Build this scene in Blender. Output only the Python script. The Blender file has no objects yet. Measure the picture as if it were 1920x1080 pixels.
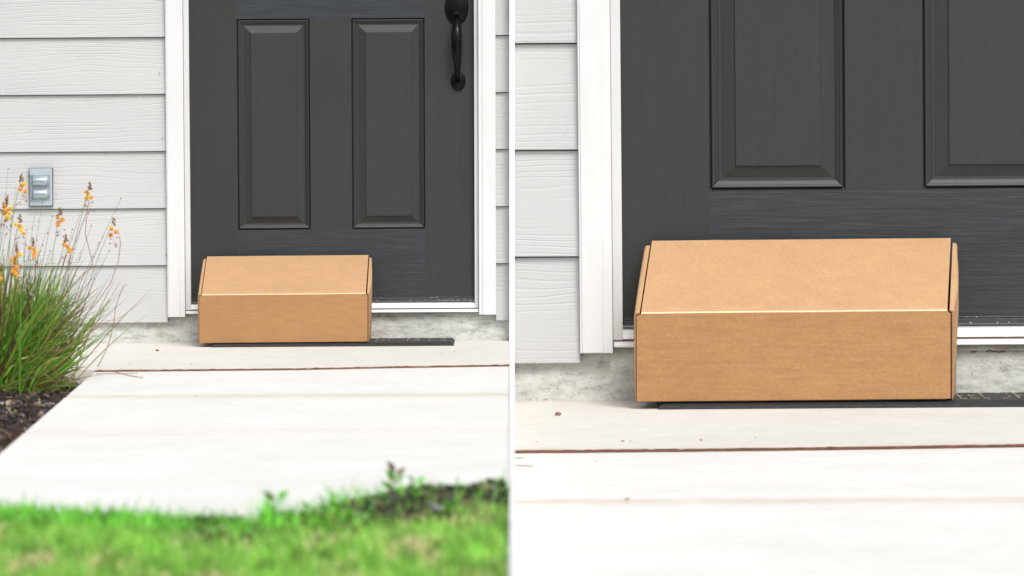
import bpy, math, random
from mathutils import Vector, noise as mnoise
random.seed(7)
sc = bpy.context.scene
COL = sc.collection
# ------------------------------------------------------------------ camera
D = 14.0; F = 8148.0; PPM = F / D; HZ = 200.0; CZ = (643 - HZ) / PPM
cam_d = bpy.data.cameras.new("camera"); cam = bpy.data.objects.new("camera", cam_d); COL.objects.link(cam)
cam.location = (0, -D, CZ); cam.rotation_euler = (math.pi / 2, 0, 0)
cam_d.sensor_width = 36; cam_d.lens = F / 1920 * 36; cam_d.shift_y = -(540 - HZ) / 1920
cam_d.clip_start = 0.1; cam_d.clip_end = 2000
cam_d.dof.use_dof = True; cam_d.dof.focus_distance = 13.8; cam_d.dof.aperture_fstop = 4.8
sc.camera = cam
# ------------------------------------------------------------------ light
SUN_EL, SUN_AZ = 50, 20           # azimuth measured from the camera side towards the right
w = bpy.data.worlds.new("World"); sc.world = w; w.use_nodes = True
nt = w.node_tree; nt.nodes.clear()
sky = nt.nodes.new("ShaderNodeTexSky"); sky.sky_type = 'NISHITA'; sky.sun_disc = False
sky.sun_elevation = math.radians(SUN_EL); sky.sun_rotation = math.radians(180 - SUN_AZ)
sky.dust_density = 3; sky.ozone_density = 1
hs = nt.nodes.new("ShaderNodeHueSaturation"); hs.inputs['Saturation'].default_value = 0.35
bg = nt.nodes.new("ShaderNodeBackground"); bg.inputs[1].default_value = 0.13
wo = nt.nodes.new("ShaderNodeOutputWorld")
nt.links.new(sky.outputs[0], hs.inputs['Color']); nt.links.new(hs.outputs[0], bg.inputs[0]); nt.links.new(bg.outputs[0], wo.inputs[0])
sd = bpy.data.lights.new("sun", 'SUN'); sd.energy = 1.7; sd.angle = math.radians(22); sd.color = (1, 0.985, 0.955)
sun = bpy.data.objects.new("sun", sd); COL.objects.link(sun)
e, a = math.radians(SUN_EL), math.radians(SUN_AZ)
sun.rotation_euler = Vector((math.cos(e) * math.sin(a), -math.cos(e) * math.cos(a), math.sin(e))).to_track_quat('Z', 'Y').to_euler()
sun.location = (3, -6, 6)
sc.view_settings.view_transform = 'Standard'; sc.view_settings.look = 'None'
sc.view_settings.exposure = 0.44; sc.view_settings.gamma = 1
# ------------------------------------------------------------------ node helpers
def new_mat(name):
    m = bpy.data.materials.new(name); m.use_nodes = True
    t = m.node_tree; t.nodes.clear()
    o = t.nodes.new("ShaderNodeOutputMaterial"); b = t.nodes.new("ShaderNodeBsdfPrincipled")
    t.links.new(b.outputs[0], o.inputs[0])
    return m, t, b
def N(t, kind, **kw):
    n = t.nodes.new(kind)
    for k, v in kw.items():
        if hasattr(n, k): setattr(n, k, v)
        else: n.inputs[k].default_value = v
    return n
def L(t, a, b): t.links.new(a, b)
def coords(t, scale, src='Object'):
    if src == 'uv': c = t.nodes.new("ShaderNodeUVMap").outputs[0]
    else: c = t.nodes.new("ShaderNodeTexCoord").outputs[src]
    mp = N(t, "ShaderNodeMapping"); mp.inputs['Scale'].default_value = scale
    L(t, c, mp.inputs[0]); return mp.outputs[0]
def noise(t, scale, s=1, detail=4, rough=.55, src='Object', dist=0):
    n = N(t, "ShaderNodeTexNoise"); n.inputs['Scale'].default_value = s
    n.inputs['Detail'].default_value = detail; n.inputs['Roughness'].default_value = rough; n.inputs['Distortion'].default_value = dist
    L(t, coords(t, scale, src), n.inputs['Vector']); return n.outputs[0]
def ramp(t, fac, stops):
    r = t.nodes.new("ShaderNodeValToRGB"); el = r.color_ramp.elements
    while len(el) < len(stops): el.new(.5)
    for e_, (p, c) in zip(el, stops):
        e_.position = p; e_.color = (c[0], c[1], c[2], 1) if not isinstance(c, (int, float)) else (c, c, c, 1)
    L(t, fac, r.inputs[0]); return r.outputs[0]
def mix(t, fac, a, b, mode='MIX'):
    m = t.nodes.new("ShaderNodeMix"); m.data_type = 'RGBA'; m.blend_type = mode
    for sock, v in ((m.inputs[0], fac), (m.inputs[6], a), (m.inputs[7], b)):
        if isinstance(v, (int, float)): sock.default_value = v
        elif isinstance(v, tuple): sock.default_value = (v[0], v[1], v[2], 1)
        else: L(t, v, sock)
    return m.outputs[2]
def bump(t, b, h, strength=.3, dist=.002, prev=None):
    n = t.nodes.new("ShaderNodeBump"); n.inputs['Strength'].default_value = strength; n.inputs['Distance'].default_value = dist
    L(t, h, n.inputs['Height'])
    if prev is not None: L(t, prev, n.inputs['Normal'])
    L(t, n.outputs[0], b.inputs['Normal']); return n.outputs[0]
def simple(name, col, rough=.5, metal=0, var=.15, sc_=60, bm=.1, spec=.5):
    m, t, b = new_mat(name)
    n = noise(t, (1, 1, 1), sc_)
    lo = tuple(c * (1 - var) for c in col); hi = tuple(min(1, c * (1 + var)) for c in col)
    L(t, ramp(t, n, [(.3, lo), (.7, hi)]), b.inputs['Base Color'])
    b.inputs['Roughness'].default_value = rough; b.inputs['Metallic'].default_value = metal; b.inputs['Specular IOR Level'].default_value = spec
    if bm: bump(t, b, n, bm, .001)
    return m
# siding: cedar-grain embossed painted boards, UV in metres
def m_siding():
    m, t, b = new_mat("siding_paint")
    warp = noise(t, (1.6, 7, 1), 1, 3, .5, 'uv')
    c = coords(t, (1, 1, 1), 'uv'); sp = t.nodes.new("ShaderNodeSeparateXYZ"); L(t, c, sp.inputs[0])
    a1 = N(t, "ShaderNodeMath", operation='MULTIPLY_ADD'); L(t, warp, a1.inputs[0]); a1.inputs[1].default_value = .085; L(t, sp.outputs[1], a1.inputs[2])
    a2 = N(t, "ShaderNodeMath", operation='MULTIPLY'); L(t, a1.outputs[0], a2.inputs[0]); a2.inputs[1].default_value = 150
    fr = N(t, "ShaderNodeMath", operation='PINGPONG'); L(t, a2.outputs[0], fr.inputs[0]); fr.inputs[1].default_value = 1
    line = ramp(t, fr.outputs[0], [(0, 0), (.38, 1), (1, .8)])
    fade = ramp(t, noise(t, (2.2, 16, 1), 1, 2, .5, 'uv'), [(.36, 1.0), (.60, 0.0)])
    h = mix(t, fade, line, (1, 1, 1))
    big = noise(t, (2, 3, 1), 1, 3, .5, 'uv')
    col = ramp(t, big, [(.3, (.462, .463, .464)), (.7, (.508, .508, .506))])
    spot = ramp(t, noise(t, (30, 30, 1), 1, 2, .5, 'uv'), [(.735, 1), (.77, .8)])
    col = mix(t, 1.0, col, spot, 'MULTIPLY')
    L(t, col, b.inputs['Base Color']); b.inputs['Roughness'].default_value = .55
    n1 = bump(t, b, h, .75, .0013); fine = noise(t, (60, 500, 1), 1, 3, .6, 'uv'); bump(t, b, fine, .12, .0006, n1)
    return m
def m_white(name="white_paint", base=.66):
    m, t, b = new_mat(name)
    n = noise(t, (40, 40, 2), 1, 4)
    dirt = noise(t, (9, 9, 3), 1, 6, .7)
    col = ramp(t, dirt, [(.25, (base * .93, base * .93, base * .925)), (.6, (base, base, base * 1.005))])
    L(t, col, b.inputs['Base Color']); b.inputs['Roughness'].default_value = .42
    bump(t, b, n, .12, .0008); return m
def m_door(horizontal, s):
    m, t, b = new_mat("door_paint_rail" if horizontal else "door_paint_stile")
    k = 1 / s
    if horizontal:
        c = (3.5 * k, 3.5 * k, 110 * k); g = noise(t, c, 1, 6, .7, dist=1.6)
        g2 = noise(t, (7 * k, 7 * k, 260 * k), 1, 3, .7, dist=.3)
    else:
        c = (150 * k, 150 * k, 4 * k); g = noise(t, c, 1, 4, .5, dist=.3)
        g2 = noise(t, (420 * k, 420 * k, 12 * k), 1, 3, .7)
    mm = mix(t, .45, g, g2)
    big = noise(t, (3 * k, 3 * k, 2 * k), 1, 3)
    if horizontal: stops = [(.34, (.020, .0225, .026)), (.50, (.030, .034, .0385)), (.66, (.050, .056, .062))]
    else: stops = [(.3, (.0265, .0300, .0282)), (.7, (.033, .0368, .0345))]
    col = ramp(t, mm, stops)
    col = mix(t, 1.0, col, ramp(t, big, [(.3, .93), (.7, 1.05)]), 'MULTIPLY')
    specks = ramp(t, noise(t, (55 * k, 55 * k, 40 * k), 1, 3, .6), [(.80, 0), (.83, .45)])
    col = mix(t, specks, col, (.35, .36, .35))
    L(t, col, b.inputs['Base Color'])
    b.inputs['Roughness'].default_value = .42; b.inputs['Specular IOR Level'].default_value = .32
    bump(t, b, mm, .7 if horizontal else .3, .0016 * s); return m
def m_concrete(name, lo, hi, s=1, stain=False, dirty=(.36, .33, .28)):
    m, t, b = new_mat(name); k = 1 / s
    n = noise(t, (14 * k, 14 * k, 14 * k), 1, 8, .68)
    streak = noise(t, (3 * k, 3 * k, 3 * k), 1, 5, .6)
    col = ramp(t, n, [(.3, lo), (.68, hi)])
    col = mix(t, 1.0, col, ramp(t, streak, [(.3, (.92, .915, .90)), (.65, (1, 1, 1))]), 'MULTIPLY')
    grit = noise(t, (240 * k, 240 * k, 240 * k), 1, 3, .6)
    if stain:
        at = t.nodes.new("ShaderNodeAttribute"); at.attribute_name = "stain"
        sn = ramp(t, noise(t, (6, 60, 20), 1, 5, .7), [(.35, .25), (.7, 1)])
        f = N(t, "ShaderNodeMath", operation='MULTIPLY'); L(t, at.outputs['Fac'], f.inputs[0]); L(t, sn, f.inputs[1])
        col = mix(t, f.outputs[0], col, dirty)
    L(t, col, b.inputs['Base Color']); b.inputs['Roughness'].default_value = .85
    bump(t, b, grit, .25, .001 * s); return m
def m_foundation(s):
    m, t, b = new_mat("foundation_concrete"); k = 1 / s
    n = noise(t, (22 * k, 22 * k, 55 * k), 1, 9, .74)
    col = ramp(t, n, [(.30, (.26, .26, .235)), (.40, (.39, .395, .37)), (.50, (.51, .52, .49)), (.70, (.64, .645, .61))])
    pits = ramp(t, noise(t, (170 * k, 170 * k, 170 * k), 1, 3, .65), [(.30, .45), (.40, 1)])
    col = mix(t, .75, col, pits, 'MULTIPLY')
    brown = ramp(t, noise(t, (7 * k, 7 * k, 14 * k), 1, 4, .6), [(.57, 0), (.72, .5)])
    col = mix(t, brown, col, (.25, .19, .12))
    L(t, col, b.inputs['Base Color']); b.inputs['Roughness'].default_value = .9
    bump(t, b, n, .5, .003 * s); return m
def m_card(s, front):
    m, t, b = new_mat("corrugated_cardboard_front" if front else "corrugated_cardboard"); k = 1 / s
    sp = noise(t, (240 * k, 240 * k, 240 * k), 1, 4, .7)
    med = noise(t, (26 * k, 26 * k, 60 * k), 1, 5, .6)
    big = noise(t, (4 * k, 4 * k, 5 * k), 1, 3, .5)
    A = (.372, .196, .080) if front else (.49, .292, .150)  # front flap darker than the lid: its shade is put into the colour
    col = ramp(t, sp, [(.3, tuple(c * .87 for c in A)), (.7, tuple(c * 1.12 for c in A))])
    col = mix(t, 1.0, col, ramp(t, med, [(.3, (.94, .93, .92)), (.7, (1.04, 1.035, 1.03))]), 'MULTIPLY')
    col = mix(t, 1.0, col, ramp(t, big, [(.3, (.94, .935, .92)), (.7, (1.03, 1.03, 1.03))]), 'MULTIPLY')
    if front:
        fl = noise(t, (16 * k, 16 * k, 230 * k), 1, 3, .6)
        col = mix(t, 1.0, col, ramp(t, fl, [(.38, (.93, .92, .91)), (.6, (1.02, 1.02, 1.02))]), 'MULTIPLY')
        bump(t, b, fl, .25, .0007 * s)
    else: bump(t, b, sp, .15, .0004 * s)
    L(t, col, b.inputs['Base Color']); b.inputs['Roughness'].default_value = .8; return m
def m_vcol(name, rough=.6, trans=0):
    m, t, b = new_mat(name)
    at = t.nodes.new("ShaderNodeAttribute"); at.attribute_name = "tint"
    L(t, at.outputs['Color'], b.inputs['Base Color']); b.inputs['Roughness'].default_value = rough
    if trans:
        tr = t.nodes.new("ShaderNodeBsdfTranslucent"); L(t, at.outputs['Color'], tr.inputs[0])
        mx = t.nodes.new("ShaderNodeMixShader"); mx.inputs[0].default_value = trans
        o = [n for n in t.nodes if n.type == 'OUTPUT_MATERIAL'][0]
        L(t, b.outputs[0], mx.inputs[1]); L(t, tr.outputs[0], mx.inputs[2]); L(t, mx.outputs[0], o.inputs[0])
    return m
M_SID = m_siding(); M_WH = m_white(); M_WH2 = m_white("white_jamb_paint", .60); M_STRIP = m_white("white_strip_paint", .84)
M_SILL = simple("white_vinyl", (.76, .76, .77), .35, 0, .05, 30)
M_BLACK = simple("black_satin_metal", (.0018, .0024, .0028), .27, 0.0, .1, 40, 0, .17)
M_RUB = simple("black_rubber", (.034, .036, .036), .8, 0, .75, 120, .9)
M_RUBE = simple("black_rubber_edge", (.022, .024, .025), .6, 0, .3, 90, .3)
M_SWEEP = simple("dark_door_sweep", (.035, .036, .038), .5, 0, .3, 60)
M_WORN = simple("worn_tan_lettering", (.42, .34, .22), .9, 0, .3, 200)
M_CREASE = simple("scuffed_crease_highlight", (.78, .58, .39), .8, 0, .15, 90)  # fold highlight painted as a paler tone over the scuffed crease
M_CEDGE = simple("cardboard_edge_and_slot_shade", (.30, .16, .075), .85, 0, .25, 200)
M_CRACK = simple("dark_brown_crack", (.10, .06, .035), .95, 0, .3, 90)
M_JOINT = simple("brown_expansion_board", (.13, .050, .022), .95, 0, .5, 45, .6)
M_PLATE = simple("grey_painted_metal", (.43, .50, .55), .38, .35, .05, 50)
M_GASK = simple("dark_grey_gasket", (.10, .10, .11), .7)
M_LID = simple("silver_grey_metal", (.40, .46, .51), .26, .6, .05, 50, .03)
M_PEB = simple("brown_pebble_stone", (.22, .14, .10), .8, 0, .4, 150, .6)
M_DRY = simple("dry_brown_stem", (.30, .16, .09), .8, 0, .25, 80)
M_SOIL = simple("dark_soil", (.030, .020, .013), .95, 0, .6, 30, .8)
M_EARTH = simple("earth_under_turf", (.10, .13, .035), .95, 0, .5, 12, .5)
M_GRASS = m_vcol("grass_blades", .5, .45); M_LEAF = m_vcol("plant_leaves", .5, .3)
M_CHIP = m_vcol("mulch_chips", .9); M_PETAL = m_vcol("flower_petals", .6, .3)
# ------------------------------------------------------------------ mesh builder
class MB:
    def __init__(s): s.v = []; s.f = []; s.m = []; s.uv = {}; s.col = []; s.st = {}
    def vert(s, p, st=None):
        s.v.append(Vector(p))
        if st is not None: s.st[len(s.v) - 1] = st
        return len(s.v) - 1
    def face(s, idx, mat=0, col=None):
        s.f.append(tuple(idx)); s.m.append(mat); s.col.append(col)
    def quad(s, ps, mat=0, col=None): s.face([s.vert(p) for p in ps], mat, col)
    def hexa(s, c, mat=0, mats=None):
        """c: 8 corners, 0-3 front loop (bl,br,tr,tl), 4-7 same loop at the back"""
        i = [s.vert(p) for p in c]
        for k, q in enumerate(((0, 1, 2, 3), (5, 4, 7, 6), (3, 2, 6, 7), (4, 5, 1, 0), (4, 0, 3, 7), (1, 5, 6, 2))):
            s.face([i[j] for j in q], mats[k] if mats else mat)
    def tube(s, pts, rad, n=5, mat=0, col=None, cap=True):
        rings = []
        for k, p in enumerate(pts):
            p = Vector(p); d = (Vector(pts[min(k + 1, len(pts) - 1)]) - Vector(pts[max(k - 1, 0)])).normalized()
            u = d.cross(Vector((0, 1, 0.13))).normalized(); v_ = d.cross(u).normalized()
            r = rad[k] if isinstance(rad, (list, tuple)) else rad
            rx, ry = r if isinstance(r, tuple) else (r, r)
            rings.append([s.vert(p + u * math.cos(6.2832 * q / n) * rx + v_ * math.sin(6.2832 * q / n) * ry) for q in range(n)])
        for A, B in zip(rings, rings[1:]):
            for q in range(n): s.face((A[q], A[(q + 1) % n], B[(q + 1) % n], B[q]), mat, col)
        if cap: s.face(rings[0][::-1], mat, col); s.face(rings[-1], mat, col)
    def build(s, name, mats, parent=None, smooth=False, bevel=0, recalc=True, base=None):
        me = bpy.data.meshes.new(name)
        if parent is not None: off = parent['_w']; off = Vector(off)
        elif base is not None: off = Vector(base)
        else:
            xs = [p.x for p in s.v]; ys = [p.y for p in s.v]; zs = [p.z for p in s.v]
            off = Vector(((min(xs) + max(xs)) / 2, (min(ys) + max(ys)) / 2, min(zs)))
        me.from_pydata([tuple(p - off) for p in s.v], [], s.f)
        for m in (mats if isinstance(mats, list) else [mats]): me.materials.append(m)
        me.polygons.foreach_set('material_index', s.m)
        if smooth: me.polygons.foreach_set('use_smooth', [True] * len(s.f))
        if s.uv:
            ul = me.uv_layers.new(name="UVMap")
            for pi, p in enumerate(me.polygons):
                if pi in s.uv:
                    for li, uv in zip(p.loop_indices, s.uv[pi]): ul.data[li].uv = uv
        if any(c is not None for c in s.col):
            ca = me.color_attributes.new("tint", 'FLOAT_COLOR', 'CORNER'); buf = []
            for p, c in zip(me.polygons, s.col):
                c = c or (.5, .5, .5); buf += [c[0], c[1], c[2], 1] * p.loop_total
            ca.data.foreach_set('color', buf)
        if s.st:
            fa = me.attributes.new("stain", 'FLOAT', 'POINT')
            for k, val in s.st.items(): fa.data[k].value = val
        me.validate(); me.update()
        o = bpy.data.objects.new(name, me); COL.objects.link(o)
        if parent is not None: o.parent = parent; o['_w'] = list(off)
        else: o.location = off; o['_w'] = list(off)
        if recalc:
            import bmesh
            b = bmesh.new(); b.from_mesh(me); bmesh.ops.recalc_face_normals(b, faces=b.faces); b.to_mesh(me); b.free()
        if bevel:
            md = o.modifiers.new("bevel", 'BEVEL'); md.width = bevel; md.segments = 2; md.limit_method = 'ANGLE'; md.angle_limit = .6
        return o
def tag(o, label, cat=None, group=None, kind=None):
    if label: o['label'] = label
    if cat: o['category'] = cat
    if group: o['group'] = group
    if kind: o['kind'] = kind
    return o
def thing(name, loc, label, cat, group=None):
    o = bpy.data.objects.new(name, None); COL.objects.link(o); o.location = loc; o['_w'] = list(loc); o.empty_display_size = .1
    return tag(o, label, cat, group)
# ------------------------------------------------------------------ the two doorways, measured in the same drawing units
R = .007
class Side:
    def __init__(s, k, ox, oy, kd, xp, z0): s.k, s.ox, s.oy, s.kd, s.xp, s.z0 = k, ox, oy, kd, xp, z0
    def P(s, x, y, d):
        kk = max(.002, min(.0115, .0088 - (x - 358) / 572 * .0063))
        x2 = x + kk * (y - 570); y2 = y - R * (x - 310) * (1.0 if y > 200 else 1.0)
        X = (s.k * x2 + s.ox - 960) / PPM; Z = (643 - (s.k * y2 + s.oy)) / PPM
        return Vector((X, -d * s.kd, Z))
    def gz(s, X): return s.z0 + R * (X - s.xp)
    def G(s, px, py, dz=0):
        """point of the sloping ground (raised dz) met by sight line (px, py)"""
        a_, b_ = (px - 960) / F, (py - HZ) / F
        t = (CZ - s.z0 - dz + R * s.xp) / (b_ + R * a_)
        X = a_ * t; return Vector((X, t - D, s.gz(X) + dz))
LS = Side(1, 0, 0, 1, (310 - 960) / PPM, 0.0)
RS = Side(1.87, 497, -449.5, 1.6, (1.87 * 310 + 497 - 960) / PPM, (643 - (1.87 * 643 - 449.5)) / PPM)

def rectbox(mb, S, x0, y0, x1, y1, d0, d1, mat=0):
    """x0<x1, y0 top < y1 bottom, d0 back, d1 front"""
    P = S.P
    mb.hexa([P(x0, y1, d1), P(x1, y1, d1), P(x1, y0, d1), P(x0, y0, d1), P(x0, y1, d0), P(x1, y1, d0), P(x1, y0, d0), P(x0, y0, d0)], mat)

def siding(S, x0, x1, mb, bottom, rows_top=-960):
    """lap boards; profile: thick bottom edge over a recessed reveal"""
    rnd = random.Random(int(x0 * 7 + S.k * 100))
    y1 = bottom; pitch = 106.9
    step = 40
    n = max(1, int(abs(x1 - x0) / step)); xs = [x0 + (x1 - x0) * q / n for q in range(n + 1)]
    row = 0
    while y1 > rows_top:
        y0 = y1 - pitch + 1.5
        ou, ov = rnd.uniform(0, 40), rnd.uniform(0, 40)
        prof = [(y0, -.006), (y0, .006), (y0 + 3, .0065), (y1 - .8, .0165), (y1, .0158), (y1, -.006)]
        for a_, b_ in zip(xs, xs[1:]):
            for (ya, da), (yb, db) in zip(prof, prof[1:]):
                mb.quad([S.P(a_, yb, db), S.P(b_, yb, db), S.P(b_, ya, da), S.P(a_, ya, da)])
                mb.uv[len(mb.f) - 1] = [(a_ / 582 + ou, -yb / 582 + ov), (b_ / 582 + ou, -yb / 582 + ov), (b_ / 582 + ou, -ya / 582 + ov), (a_ / 582 + ou, -ya / 582 + ov)]
        y1 -= pitch; row += 1
    # backing behind the reveals
    mb.quad([S.P(x0, bottom, -.0065), S.P(x1, bottom, -.0065), S.P(x1, rows_top - 60, -.0065), S.P(x0, rows_top - 60, -.0065)])
    for xe in (x0, x1):   # board ends
        y1 = bottom
        while y1 > rows_top:
            y0 = y1 - pitch + 1.5
            mb.quad([S.P(xe, y1, -.006), S.P(xe, y1, .0158), S.P(xe, y0, .006), S.P(xe, y0, -.006)]); y1 -= pitch

def ring_panel(S, x0, y0, x1, y1, name, parent, mats, dface):
    mb = MB()
    prof = [(0, 0), (.4, -.009), (2.2, -.011), (2.8, -.0035), (3.6, -.0028), (5.2, -.0040), (5.5, -.0058), (9.2, -.0100), (10.2, -.0118), (12.6, -.0122), (26.2, -.0042), (26.6, -.0006), (27.4, -.0003)]
    rings = []
    for ins, dd in prof:
        i2 = ins * (.92 if ins > 20 else 1)
        rings.append([mb.vert(S.P(a_, b_, dface + dd)) for a_, b_ in ((x0 + ins, y1 - i2), (x1 - i2, y1 - i2), (x1 - i2, y0 + ins), (x0 + ins, y0 + ins))])
    for A, B in zip(rings, rings[1:]):
        for q in range(4): mb.face((A[q], A[(q + 1) % 4], B[(q + 1) % 4], B[q]), 0)
    mb.face(rings[-1], 0)
    return mb.build(name, mats, parent, recalc=False)

def rosette(mb, S, cx, cy, rx, ry, d0, thick):
    prof = [(1, 0), (1, .35), (.955, .55), (.88, .62), (.80, .60), (.74, .68), (.5, .92), (.25, 1.0), (.02, 1.02)]
    n = 40; rings = []
    for f, h in prof:
        rings.append([mb.vert(S.P(cx + math.cos(6.28318 * q / n) * rx * f, cy + math.sin(6.28318 * q / n) * ry * f, d0 + h * thick)) for q in range(n)])
    for A, B in zip(rings, rings[1:]):
        for q in range(n): mb.face((A[q], A[(q + 1) % n], B[(q + 1) % n], B[q]))
    mb.face(rings[-1])

def doorway(S, side, wall_label, door_label, x_from, x_to):
    s = S.k
    wl = thing('house_wall', S.P((x_from + x_to) / 2, 643, 0) * 1.0, wall_label, 'wall')
    # siding both sides of the door
    mb = MB(); siding(S, x_from, 315.5, mb, 604); siding(S, 930.3, x_to, mb, 604.8)
    mb.build('siding', [M_SID], wl, recalc=False)
    mb = MB(); rectbox(mb, S, 315.5, -1020, 930.3, -688.5, -.006, .008); mb.build('siding', [M_SID], wl)
    # foundation
    mb = MB(); nx = 90; ny = 6
    xs = [x_from + (x_to - x_from) * q / nx for q in range(nx + 1)]
    ys = [589 + (660 - 589) * q / ny for q in range(ny + 1)]
    rr = random.Random(3)
    g = [[mb.vert(S.P(x, y, -.002 + .0022 * mnoise.noise(Vector((x * .03, y * .08, s))))) for x in xs] for y in ys]
    for j in range(ny):
        for i in range(nx): mb.face((g[j + 1][i], g[j + 1][i + 1], g[j][i + 1], g[j][i]))
    gb = [mb.vert(S.P(x, 589, -.2)) for x in xs]
    for i in range(nx): mb.face((g[0][i], g[0][i + 1], gb[i + 1], gb[i]))
    fo = mb.build('foundation', [m_foundation(s)], wl, smooth=True)
    if s == 1:
        for (nx_, ny_, nr) in ((308, 259, .8), (313.2, 478, .9), (304, 137, .7)):
            mb = MB(); mb.face([mb.vert(S.P(nx_ + nr * math.cos(q), ny_ + nr * math.sin(q), .0205)) for q in (0, 1.05, 2.1, 3.14, 4.19, 5.24)])
            mb.f.clear(); mb.m.clear(); mb.col.clear(); ring = list(range(6)); c2 = [mb.vert(S.P(nx_ + nr * math.cos(q), ny_ + nr * math.sin(q), .006)) for q in (0, 1.05, 2.1, 3.14, 4.19, 5.24)]
            mb.face(ring)
            for q in range(6): mb.face((ring[q], ring[(q + 1) % 6], c2[(q + 1) % 6], c2[q]))
            mb.build('nail_head', [M_GASK], wl)
    # hairline crack under the sill
    mb = MB(); pts = []
    x = 694
    while x < 846: pts.append((x, 595.5 + 1.6 * mnoise.noise(Vector((x * .09, 1, 0))) + 1.2 * mnoise.noise(Vector((x * .4, 4, 0))))); x += 3.2
    for (xa, ya), (xb, yb) in zip(pts, pts[1:]):
        wa = .22 + (.75 if 722 < xa < 740 or 706 < xa < 712 else .15 * rr.random())
        mb.quad([S.P(xa, ya + wa, .0035), S.P(xb, yb + wa, .0035), S.P(xb, yb - wa * .5, .0035), S.P(xa, ya - wa * .5, .0035)])
    mb.build('crack', [M_CRACK], fo, recalc=False)
    # casings: flat board + stepped backband; jamb inside
    for (a0, a1, b0, b1, left) in ((315.6, 348.2, 348.6, 358.6, True), (898, 930.2, 890.2, 897.6, False)):
        mb = MB(); yb_ = 594 if left else 593.6
        rectbox(mb, S, a0, -640, a1, yb_, -.006, .030)
        if left:
            rectbox(mb, S, a0 + 2.0, -640, a1 - 9.5, yb_ - .4, .0302, .0325)
        else:
            rectbox(mb, S, a0 + 7.5, -640, a1 - 2, yb_ - .4, .0302, .0325)
            rectbox(mb, S, a0 + .5, -640, a0 + 5, yb_ - .6, .0302, .0315)
        mb.build('door_casing', [M_WH], wl, bevel=.0012 * s)
        mb = MB(); rectbox(mb, S, b0, -640, b1, 581.6, -.06, .012 if left else .014)
        mb.build('door_jamb', [M_WH2], wl, bevel=.0015 * s)
    mb = MB(); rectbox(mb, S, 315.6, -688, 930.2, -640.5, -.006, .034); mb.build('door_casing', [M_WH], wl, bevel=.0015 * s)
    mb = MB(); rectbox(mb, S, 358.8, -640, 890, -622, -.06, .012); mb.build('door_jamb', [M_WH2], wl)
    # threshold: sloped sill with nosing and a dark groove
    th = thing('threshold', (0, 0, 0), None, None); th.parent = wl; th.location = (0, 0, 0); th['_w'] = wl['_w']
    bpy.data.objects.remove(th)
    mb = MB()
    prof = [(568.6 + .4, -.05), (570.6, -.015), (572, .004), (580.2, .010), (581.0, .006), (582.8, .006), (583.3, .020), (587.8, .022), (588.8, .018), (588.8, -.05)]
    xa, xb = 349.5, 897.0
    for (ya, da), (yb, db) in zip(prof, prof[1:]):
        mt = 1 if (ya, da) == (581.0, .006) else 0
        mb.quad([S.P(xa, yb, db), S.P(xb, yb, db), S.P(xb, ya, da), S.P(xa, ya, da)], mt)
    for xe in (xa, xb): mb.face([mb.vert(S.P(xe, y, d)) for y, d in prof])
    mb.build('threshold', [M_SILL, simple("sill_groove_dirt", (.16, .09, .07), .9)], wl)
    # ---------------- door
    dr = thing('front_door', S.P(624, 568, -.02), door_label, 'door')
    ms, mr = m_door(False, s), m_door(True, s)
    DF = -.012; mb = MB(); top = -622; bot = 562.5
    rectbox(mb, S, 358.9, top, 447, bot, -.055, DF, 0); rectbox(mb, S, 798, top, 889.9, bot, -.055, DF, 0)
    for (ya, yb) in ((432.5, bot), (-62, 36.5), (top, -572)):
        rectbox(mb, S, 447, ya, 798, yb, -.055, DF - .0004, 1)
    for (ya, yb) in ((36.5, 432.5), (-572, -62)): rectbox(mb, S, 583.5, ya, 661, yb, -.055, DF - .0002, 0)
    mb.build('door_slab', [ms, mr], dr)
    for (x0, x1) in ((447, 583.5), (661, 798)):
        ring_panel(S, x0, 36.5, x1, 432.5, 'raised_panel', dr, [ms], DF - .0002)
        ring_panel(S, x0, -572, x1, -62, 'raised_panel', dr, [ms], DF - .0002)
    mb = MB(); rectbox(mb, S, 359.4, bot + .2, 889.4, 567.3, -.05, DF + .006)
    rectbox(mb, S, 359.4, bot - 2.2, 889.4, bot + .1, DF + .0002, DF + .0035)
    mb.build('door_sweep', [M_SWEEP], dr, bevel=.001 * s)
    # chipped pale paint flecks along the sweep
    mb = MB(); rr = random.Random(11)
    for q in range(34):
        x = rr.choice([rr.uniform(700, 885), rr.uniform(800, 872)]); y = rr.choice([561.2, 566.4, 566.8]) + rr.uniform(-.3, .3); wd = rr.uniform(.8, 4); hh = rr.uniform(.25, .7)
        dd = DF + (.0064 if y > 563 else .0038)
        mb.quad([S.P(x, y + hh, dd), S.P(x + wd, y + hh * .6, dd), S.P(x + wd * .9, y - hh, dd), S.P(x + wd * .2, y - hh * .7, dd)])
    mb.build('paint_chips', [simple("chipped_pale_primer", (.45, .45, .45), .8)], dr, recalc=False)
    # ---------------- handleset (part) with its own pieces
    mb = MB()
    pts = [(858.5, 36, .020), (858.5, 44, .036), (858.4, 54, .050), (858.3, 64, .058), (858.3, 76, .0615), (858.4, 90, .061), (858.6, 104, .0575), (858.9, 118, .051), (859.3, 130, .042), (859.6, 141, .031), (859.9, 150, .022), (860, 155, .010)]
    rad = [5.0, 6.2, 8.0, 9.4, 10.1, 9.9, 9.0, 7.6, 6.0, 5.0, 4.8, 4.6]
    n = 20; rings = []
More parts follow.
